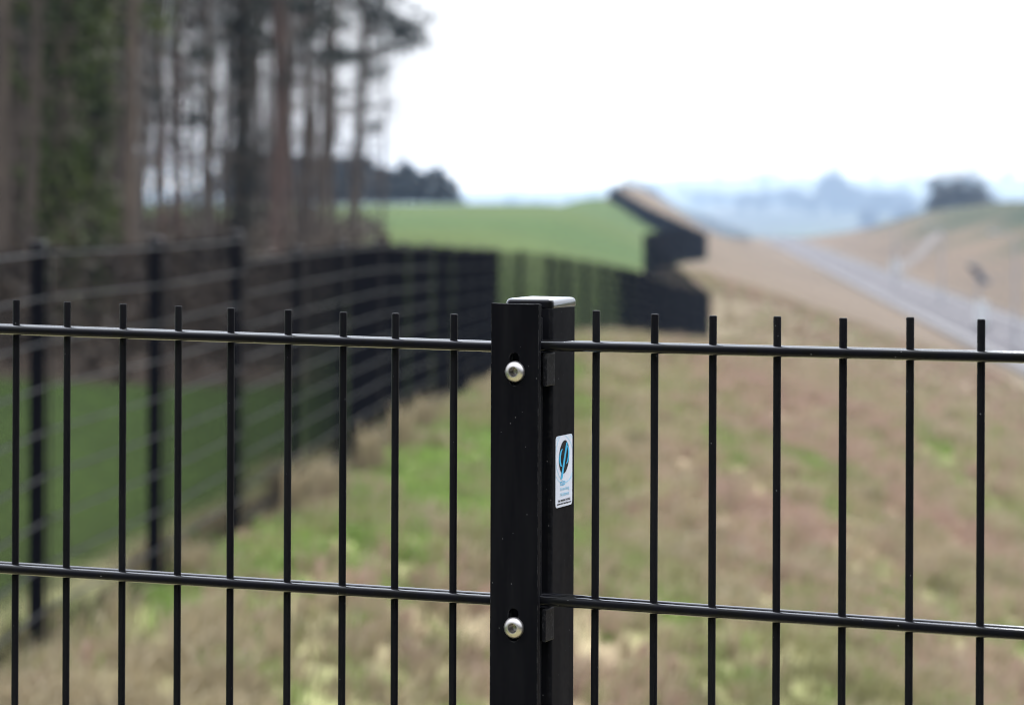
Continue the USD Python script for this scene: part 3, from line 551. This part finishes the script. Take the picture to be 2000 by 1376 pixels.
def tree(kind, seed, x, y, rotz, label, group=None, scale=1.0, name=None):
    shape = {'pale': 'pole', 'dark': 'pine', 'bushy': 'ivy'}.get(kind, kind); nm, cat, tm, cm = KIND[kind]; nm = name or nm
    loc = (x, y, ground(x, y))
    if (kind, seed) in protos: return dup(protos[kind, seed], nm, label, cat, loc, rotz, group, scale)
    o = thing(nm, label, cat, loc, rotz, group, None, scale)
    tr, br, crown = corner_pine(y) if kind == 'corner' else make_tree(shape, seed)
    t = obj('trunk', tr, tm, o, smooth=True)
    tag(obj('branches', br, twig_m if kind in ('bare', 'pole', 'pale') else tm, t), kind='stuff')
    if crown is not None: obj('crown' if shape != 'ivy' else 'ivy', crown, cm, o)
    protos[kind, seed] = o
    return o
def xy(px, Y): return (px - 1000) * Y / F, Y
TREES = [  # kind, seed, column, distance, turn, scale, label
    ('pole', 1, 746, 128, .3, .95, 'slim brown tree standing at the right-hand corner of the wood'),
    ('pale', 2, 722, 122, 1.0, .8, 'thin pale stem just left of the wood\'s corner tree'),
    ('corner', 3, 694, 104, 0.0, 1.0, 'pine whose drooping boughs reach furthest right against the sky'),
    ('dark', 4, 596, 82, 1.2, 1.0, 'dark straight pine right of the red-barked pair'),
    ('pine', 5, 541, 74, .1, .95, 'stout red-barked pine, front one of a close pair'),
    ('pine', 6, 562, 92, 4.0, 1.0, 'red-barked pine close behind its stouter neighbour'),
    ('bushy', 7, 466, 66, .9, .8, 'dark bushy ivy-grown trunk in the middle of the wood'),
    ('pole', 1, 440, 80, 2.2, 1.1, 'brown stem just left of the bushy trunk in mid wood'),
    ('pine', 5, 348, 70, 3.0, .6, 'red-barked pine left of the gap of bright sky'),
    ('pine', 6, 316, 60, 1.1, .58, 'slender red-barked pine half way along the wood'),
    ('pale', 2, 262, 52, 2.0, .9, 'pale straight stem standing left of the red-barked pines'),
    ('pole', 9, 240, 58, .5, 1.2, 'brown stem next to the pale straight one'),
    ('ivy', 10, 178, 47, 2.8, .9, 'bright green ivy-covered tree, right of two'),
    ('ivy', 11, 118, 44, 1.7, 1.15, 'dark green ivy-covered tree, left of two'),
    ('pole', 1, 62, 42, 2.2, .9, 'brown trunk near the left end of the wood front'),
    ('dark', 8, 22, 45, .4, .8, 'dark pine at the far left of the wood front'),
    ('pole', 9, 655, 112, 1.9, 1.1, 'brown stem below the drooping pine boughs'),
    ('pale', 2, 640, 98, 4.1, 1.0, 'pale stem right of the dark straight pine'),
    ('pole', 1, 510, 88, 5.0, 1.2, 'brown stem between bushy trunk and red-barked pair'),
    ('pale', 2, 395, 64, .7, 1.0, 'pale stem left of the bushy trunk'),
]
for k, s, px, Y, rz, sc, lab in TREES:
    x, y = xy(px, Y); tree(k, s, x, y, rz, lab, scale=sc)
rng = np.random.default_rng(77)
taken = [xy(t[2], t[3]) for t in TREES]
G_IN = 'slender trees crowding the inside of the wood'
n_in = 0
for _ in range(4000):
    Y = rng.uniform(40, 150); x = rng.uniform(-.20 * Y - 1, min(-5.2, float(wood_edge(Y)) - 1.0))
    if n_in >= 200: break
    if min((x - a) ** 2 + (Y - b) ** 2 for a, b in taken) < 1.4 ** 2: continue
    px = 1000 + x / Y * F
    if px > 250 and rng.uniform() < np.interp(px, [250, 420], [.8, .88]): continue
    if px > 250 and Y < 70: continue
    if px > 690: continue
    taken.append((x, Y)); n_in += 1
    k, s = [('pole', 1), ('pole', 9), ('pale', 2), ('bare', 21), ('bare', 22), ('bare', 23), ('dark', 8), ('dark', 4), ('pine', 6)][rng.choice(9, p=[.2, .2, .1, .14, .13, .1, .05, .05, .03] if px < 250 else [.24, .22, .14, .16, .14, .1, 0, 0, 0])]
    lab = {'pole': 'slender brown-stemmed tree crowded inside the wood', 'pale': 'thin pale-stemmed tree crowded inside the wood', 'bare': 'twiggy leafless tree crowded inside the wood', 'dark': 'dark-stemmed pine crowded inside the wood', 'pine': 'red-stemmed pine crowded inside the wood'}[k]
    tree(k, s, x, Y, rng.uniform(0, 6.28), lab, {'pole': 'slender brown trees inside the wood', 'pale': 'thin pale trees inside the wood', 'bare': 'twiggy leafless trees inside the wood', 'dark': 'dark pines inside the wood', 'pine': 'red-stemmed pines inside the wood'}[k], scale=rng.uniform(.8, 1.15))
# brush and bracken on the wood's floor
bv = []
rng = np.random.default_rng(78)
cs = []
for _ in range(900):
    Y = rng.uniform(36, 150); x = rng.uniform(-.2 * Y - 1, float(wood_edge(Y)))
    hh = rng.uniform(.3, 1.5) * (0.6 if x > wood_edge(Y) - 1.5 else 1); g = ground(x, Y)
    for z in np.linspace(.1, hh, 4): cs.append([x + rng.normal(0, .2), Y + rng.normal(0, .2), g + z])
tag(obj('undergrowth', cards(cs, 30000, (.25, .25, .14), .16, rng), bracken), 'brown bracken and brush on the floor of the wood', 'undergrowth', kind='stuff')

# far conifers behind the field
def conifer(seed):
    rng = np.random.default_rng(seed); h = rng.uniform(11, 13); cs, ss = [], []
    for z in np.linspace(1.2, h - .3, 26):
        rr = 2.6 * (1 - ((z - 1) / h) ** 1.6) + .25
        for k in range(9):
            a = rng.uniform(0, 6.28); r = rr * math.sqrt(rng.uniform(.15, 1)); cs.append([r * math.cos(a), r * math.sin(a), z - .12 * r])
    return tube([[0, 0, -.5], [0, 0, h * .9]], [.22, .05], 7), cards(cs, 3600, (.28, .28, .2), .55, rng, .4)
con = []
rng = np.random.default_rng(5)
for i, px in enumerate([905, 889, 872, 858, 840, 824, 806, 790, 772, 757, 740, 722, 704, 686, 668, 650, 630, 610, 590, 568, 545, 520, 495, 470, 445]):
    Y = 285 + rng.uniform(-8, 14); x, _ = xy(px, Y); g = ground(x, Y)
    topy = np.interp(px, [440, 600, 690, 760, 850, 885, 912], [300, 305, 315, 325, 332, 352, 388]) + rng.uniform(-9, 9)
    hh = P(px, topy, Y)[2] - g; sc = hh / 12.0
    ORDN = ['rightmost and lowest', 'second from the right', 'third from the right', 'fourth from the right', 'fifth from the right', 'sixth from the right', 'seventh from the right', 'eighth from the right', 'ninth from the right']
    lab = f'dark conifer, {ORDN[i]} in the row beyond the green field' if i < 9 else 'dark conifer seen between the trunks of the wood'
    grp = 'dark conifers beyond the field' if i < 9 else 'dark conifers seen through the wood'
    if i < 3:
        o = thing('conifer', lab, 'conifer', (x, Y, g), 0, grp, None, (sc * 1.25, sc * 1.25, sc)); a, b = conifer(40 + i); obj('trunk', a, far_bark, o, smooth=True); obj('crown', b, dark_needles, o); con.append(o)
    else: dup(con[i % 3], 'conifer', lab, 'conifer', (x, Y, g), rng.uniform(0, 6), grp, (sc * 1.25, sc * 1.25, sc))
# unseen dark conifers behind the viewpoint, placed to darken reflections in the black paint
bw = UsdGeom.PointInstancer.Define(stage, '/World/plantation')
a_, b_ = conifer(90); usdkit.mesh(stage, '/World/plantation/trunk', a_, far_bark, smooth=True); usdkit.mesh(stage, '/World/plantation/crown', b_, dark_needles)
for t_ in ('trunk', 'crown'): bw.GetPrototypesRel().AddTarget('/World/plantation/' + t_)
bp = np.array([[x + rng.uniform(-1, 1), y + rng.uniform(-1, 1)] for y in (-17, -20.5, -24) for x in np.arange(-60, 45, 2.9)])
bz = H(bp[:, 0], bp[:, 1]) + CAMZ - .3; bq = np.repeat(np.c_[bp, bz], 2, 0)
bw.CreatePositionsAttr(Vt.Vec3fArray.FromNumpy(bq.astype(np.float32))); bw.CreateProtoIndicesAttr(Vt.IntArray.FromNumpy(np.tile([0, 1], len(bp)).astype(np.int32)))
bw.CreateScalesAttr(Vt.Vec3fArray.FromNumpy(np.repeat(rng.uniform(.8, 1.15, len(bp)), 2)[:, None].repeat(3, 1).astype(np.float32)))
tag(bw.GetPrim(), 'unseen dark conifers behind the viewpoint that darken the fence reflections', 'wood', kind='stuff')
# broad bare trees of the valley and far bank
hedge_leaf = leafy('bare_winter_crown', (.030, .030, .026), (.075, .068, .055), .1, .25)
def broad(seed):
    rng = np.random.default_rng(seed); h = 11.0; br, cs = [], []
    tr = wander([0, 0, -.5], [0, 0, h * .5], 6, .1, rng)
    for k in range(26):
        q0 = tr[rng.integers(2, 6)]; d = rng.normal(0, 1, 3); d[2] = abs(d[2]) + .35; d /= np.linalg.norm(d); q1 = q0 + d * rng.uniform(2.5, 5.2); br.append(tube(wander(q0, q1, 4, .2, rng), np.linspace(.1, .03, 4), 4, cap=False))
        for m in range(9): cs.append(q0 + (q1 - q0) * rng.uniform(.35, 1.05) + rng.normal(0, .5, 3))
    return tube(tr, np.linspace(.32, .16, 6), 8), cat_(br), cards(cs, 3800, (.5, .5, .4), .36, rng)
brd = []
def broad_tree(x, Y, sc, label, group=None, rz=0.0, name='broad_tree'):
    loc = (x, Y, ground(x, Y) - .2)
    if len(brd) < 3:
        o = thing(name, label, 'tree', loc, rz, group, None, sc); a, b, c = broad(60 + len(brd)); t = obj('trunk', a, far_bark, o, smooth=True); tag(obj('branches', b, far_bark, t), kind='stuff'); obj('crown', c, hedge_leaf, o); brd.append(o); return o
    return dup(brd[int(abs(x) * 7) % 3], name, label, 'tree', loc, rz, group, sc)
for px, py, Y, lab in [(1866, 341, 640, 'big dark rounded tree on the crest of the far bank'), (1908, 366, 655, 'small dark tree right beside the big rounded one on the far bank'), (1836, 372, 625, 'small dark tree left beside the big rounded one on the far bank')]:
    x, Y = xy(px, Y); broad_tree(x, Y, float(P(px, py, Y)[2] - ground(x, Y)) / 8.4, lab)
rng = np.random.default_rng(9)
for px0, px1, Y0, Y1, n, sc in [(1430, 1790, 3200, 4000, 58, 2.7), (1615, 1665, 3350, 3450, 6, 4.6), (1690, 1830, 2500, 2900, 14, 2.0), (1340, 1560, 4000, 5000, 24, 2.8), (1750, 2040, 4000, 5200, 18, 2.8), (1200, 1400, 4400, 6000, 12, 2.8), (930, 1190, 4000, 6000, 10, 2.3), (1350, 2040, 6000, 8000, 20, 3.4)]:
    for k in range(n):
        Y = rng.uniform(Y0, Y1); x, _ = xy(rng.uniform(px0, px1), Y)
        if Y < 1000 and road_x(Y) - 5 < x < road_x(Y) + RW + 5: continue
        broad_tree(x, Y, sc * rng.uniform(.75, 1.2), 'hazy leafless tree in the valley beyond the road', 'misty trees in the valley', rng.uniform(0, 6))

# ---------------------------------------------------------------- grass
def tuft(seed, n, h, spread, lean):
    rng = np.random.default_rng(seed); vs, fs = [], []
    for k in range(n):
        a = rng.uniform(0, 6.28); b = np.array([math.cos(a), math.sin(a), 0]) * abs(rng.normal(0, spread)); hh = h * rng.uniform(.5, 1.15)
        d = np.array([math.cos(a), math.sin(a), 0]) * rng.uniform(.1, .6) * hh + np.array(lean) * hh; w = rng.uniform(.004, .008); s = np.array([-math.sin(a), math.cos(a), 0]) * w
        m = b + d * .35 + [0, 0, hh * .65]; t = b + d + [0, 0, hh * rng.uniform(.75, 1.0)]; o = len(vs) * 1
        base = sum(len(v) for v in vs); vs.append(np.array([b - s, b + s, m + s * .8, m - s * .8, t])); fs.append(np.array([[0, 1, 2], [0, 2, 3], [3, 2, 4]]) + base)
    return np.vstack(vs), np.vstack(fs)
gcol = {'straw_grass': (TAN * .82, TAN * 1.06), 'reddish_grass': (PINK * .8, PINK * 1.2), 'green_grass': (GREEN * .7, GREEN * 1.25), 'olive_grass': (OLIVE * .75, OLIVE * 1.25)}
gmat = {k: leafy(k, tuple(a), tuple(b), .42, 1.7) for k, (a, b) in gcol.items()}
rng = np.random.default_rng(31)
pts = []
for y0, y1, dens in [(7, 14, 40), (14, 24, 42), (24, 40, 20), (40, 70, 7), (70, 130, 2.4)]:
    w0, w1 = -.2 * y1 - .5, .2 * y1 + .5; n = int((w1 - w0) * (y1 - y0) * dens)
    X, Yv = rng.uniform(w0, w1, n), rng.uniform(y0, y1, n); keep = (np.abs(X) < .195 * Yv + .6) & (X > fence_x(Yv) - .25) & (X < road_x(Yv) - 1.5)
    pts.append(np.c_[X[keep], Yv[keep], np.full(keep.sum(), 1.0 + .25 * (y0 >= 24) + .5 * (y0 >= 40))])
# a taller straw fringe at the foot of the fence
fy = np.repeat(np.linspace(8, 120, 900), 3); fr = np.c_[fence_x(fy) + rng.normal(.12, .16, len(fy)), fy + rng.normal(0, .1, len(fy)), rng.uniform(.5, .95, len(fy))]
fr = fr[noise2(fr[:, 0], fr[:, 1], 1.6, 51, 2) > .56]
pts = np.vstack(pts + [fr]); nfr = len(fr)
w = weights(pts[:, 0], pts[:, 1]) ** 1.6; w /= w.sum(1, keepdims=True)
w[-nfr:] = w[-nfr:] * .3 + np.array([.5, .15, .02, .03])
w /= w.sum(1, keepdims=True)
kind = (rng.uniform(size=(len(pts), 1)) > np.cumsum(w, 1)).sum(1).clip(0, 3)
inst = UsdGeom.PointInstancer.Define(stage, '/World/grass')
names = list(gcol)
for c, nm in enumerate(names):
    for vv in range(2):
        usdkit.mesh(stage, f'/World/grass/{nm}_tuft' + ('_001' if vv else ''), tuft(100 + c * 2 + vv, 30, [.17, .16, .12, .15][c], .07, [(.25, -.1, 0), (.3, .1, 0), (.1, 0, 0), (.2, 0, 0)][c]), gmat[nm])
        inst.GetPrototypesRel().AddTarget(f'/World/grass/{nm}_tuft' + ('_001' if vv else ''))
zg = H(pts[:, 0], pts[:, 1]) + CAMZ - .01
inst.CreatePositionsAttr(Vt.Vec3fArray.FromNumpy(np.c_[pts[:, :2], zg].astype(np.float32)))
inst.CreateProtoIndicesAttr(Vt.IntArray.FromNumpy((kind * 2 + rng.integers(0, 2, len(pts))).astype(np.int32)))
ang = rng.normal(0, .7, len(pts)); inst.CreateOrientationsAttr(Vt.QuathArray([Gf.Quath(float(math.cos(a / 2)), 0, 0, float(math.sin(a / 2))) for a in ang]))
sc = pts[:, 2] * rng.uniform(.7, 1.35, len(pts)); inst.CreateScalesAttr(Vt.Vec3fArray.FromNumpy(np.repeat(sc[:, None], 3, 1).astype(np.float32)))
tag(inst.GetPrim(), 'rough winter grass, straw and green, covering the bank', 'grass', kind='stuff')
# single tall tussocks at the feet of the posts
tus = None
ORD = ['second', 'third', 'fourth', 'fifth', 'sixth', 'seventh']
for (px, Y, off, sc, rz, lab) in [(545, 19.4, .05, 1.0, .2, 'tall straw tussock leaning against the mesh left of the fourth fence post'), (602, 20.6, .12, .9, 1.3, 'straw tussock right of the fourth fence post'), (690, 23.4, .12, 1.0, 2.2, 'straw tussock right of the fifth fence post'), (752, 26.0, .12, 1.05, 3.4, 'straw tussock right of the sixth fence post'), (330, 15.6, .15, .6, 4.0, 'low straw tussock at the foot of the second fence post'), (800, 28.4, .1, .95, 5.0, 'straw tussock right of the seventh fence post')]:
    x = float(fence_x(Y)) + off; loc = (x, Y, ground(x, Y) - .02)
    if tus is None:
        tus = thing('grass_tussock', lab, 'grass tussock', loc, rz, 'straw tussocks at the fence', None, sc)
        obj('blades', tuft(300, 260, .52, .13, (.1, -.05, 0)), gmat['straw_grass'], tus)
        tag(obj('dead_thatch', tuft(301, 120, .25, .17, (.1, 0, 0)), gmat['reddish_grass'], tus), kind='stuff')
    else: dup(tus, 'grass_tussock', lab, 'grass tussock', loc, rz, 'straw tussocks at the fence', sc)

# ---------------------------------------------------------------- small things by the wood and the road
wp = xy(799, 33); wp = (wp[0] - .3, 33.0); zt = P(799, 457, 33)[2]
wpt = thing('wooden_post', 'short dark wooden post standing up behind the fence at the field corner', 'post', (*wp, ground(*wp)))
hpost = zt - ground(*wp)
oak = bark('weathered_oak', (.03, .022, .018), (.09, .065, .055))
obj('shaft', cat_([loft([(outline(rrect(.17, .17, .02, 2)), -.3), (outline(rrect(.16, .16, .02, 2)), hpost - .03), (outline(rrect(.12, .12, .02, 2)), hpost)])]), oak, wpt, smooth=40)
obj('rail_stub', boxm([-.35, 0, hpost - .35], [.6, .05, .12]), oak, wpt)

galv, lampglass = plain('galvanised_steel', (.17, .175, .19), .6), plain('lamp_glass', (.5, .5, .5), .3)
def lamp(px, Y, off, h, label):
    y = Y; x = float(road_x(np.array(Y))) + off; g = ground(x, y)
    return x, y, g
proto = None
for px, Y, h, lab in [(1749, 245, 5.6, 'lamp column beside the road furthest away, near the pale cabinet'), (1840, 205, 5.6, 'grey lamp column by the road, second furthest away'), (1984, 142, 5.6, 'nearest grey lamp column beside the road')]:
    x = float((px - 1000) * Y / F); g = ground(x, Y)
    if proto is None:
        proto = thing('lamp_column', lab, 'street lamp', (x, Y, g), 0, 'lamp columns along the road')
        c = obj('column', tube([[0, 0, -.4], [0, 0, .9], [0, 0, .95], [0, 0, 5.5]], [.11, .11, .075, .05], 10), galv, proto, smooth=40)
        a = obj('arm', tube([[0, 0, 5.42], [-.15, 0, 5.72], [-.5, 0, 5.85], [-.9, 0, 5.88]], .03, 8), galv, proto, smooth=True)
        hd = loft([(outline(rrect(.5, .2, .06, 3)), 0), (outline(rrect(.62, .26, .08, 3)), .04), (outline(rrect(.5, .18, .06, 3)), .12)]); hd.apply_translation([-1.15, 0, 5.82])
        obj('lamp_head', hd, galv, proto, smooth=40)
        ln = boxm([-1.15, 0, 5.812], [.4, .14, .012]); obj('lens', ln, lampglass, proto)
    else: dup(proto, 'lamp_column', lab, 'street lamp', (x, Y, g), 0, 'lamp columns along the road')
pale_grp, door_grp = plain('pale_grp', (.34, .35, .36), .5), plain('pale_grp_door', (.30, .31, .32), .5)
# solar powered roadside cabinet
Y = 165; x = (1912 - 1000) * Y / F; g = ground(x, Y)
so_ = thing('solar_cabinet', 'pale roadside cabinet and post with a tilted dark solar panel on top', 'solar unit', (x, Y, g), .35)
obj('post', tube([[0, 0, -.3], [0, 0, 3.0]], .07, 10), galv, so_, smooth=40)
ct = boxm([0, 0, 0], [.62, .4, 1.35]); ct.apply_translation([.05, -.3, 1.0]); cbn = obj('cabinet', ct, pale_grp, so_)
obj('door', boxm([.05, -.505, 1.02], [.52, .012, 1.15]), door_grp, cbn)
obj('plinth', boxm([.05, -.3, .16], [.72, .5, .32]), kerb_m, so_)
pnl = boxm([0, 0, 0], [1.45, 1.0, .05]); pnl.apply_transform(trimesh.transformations.rotation_matrix(math.radians(48), [0, 1, 0])); pnl.apply_translation([0, 0, 3.25])
pn_ = obj('panel', pnl, plain('solar_glass', (.03, .04, .07), .2), so_)
fr_ = cat_([boxm([sx * .74, 0, 0], [.04, 1.04, .07]) for sx in (-1, 1)] + [boxm([0, sy * .515, 0], [1.52, .03, .07]) for sy in (-1, 1)]); fr_.apply_transform(trimesh.transformations.rotation_matrix(math.radians(48), [0, 1, 0])); fr_.apply_translation([0, 0, 3.25])
obj('panel_frame', fr_, galv, pn_)
# pale cabinet on the far verge
Y = 300; x = float(road_x(np.array(300.0))) + RW + .9; g = ground(x, Y)
cab = thing('roadside_cabinet', 'small pale cabinet on the far verge of the road, left of the lamp columns', 'cabinet', (x, Y, g), -.1)
obj('cabinet', boxm([0, 0, .75], [1.0, .5, 1.3]), pale_grp, cab); obj('plinth', boxm([0, 0, .0], [1.1, .6, .2]), kerb_m, cab)
obj('roof', boxm([0, 0, 1.43], [1.1, .6, .06]), galv, cab)
for s_ in (-.25, .25): obj('door', boxm([s_, -.256, .75], [.46, .012, 1.15]), door_grp, cab)

# ---------------------------------------------------------------- haze
hz = boxm([0, 6450, 0], [17000, 13200, 1.0]); v = np.array(hz.vertices); v[:, 2] = np.where(v[:, 2] < 0, float(gz.min()) + CAMZ - 1.5, 26.0)
hzp = obj('haze', (v, hz.faces), mat('haze_air', {'v': ('principled_volume', {'color': (.50, .70, 1.0), 'absorption_color': (1.0, 1.0, 1.0), 'density': 0.00015, 'anisotropy': 0.0})}, surface=None, volume='v.volume'))
tag(hzp, 'pale haze in the air', kind='stuff')
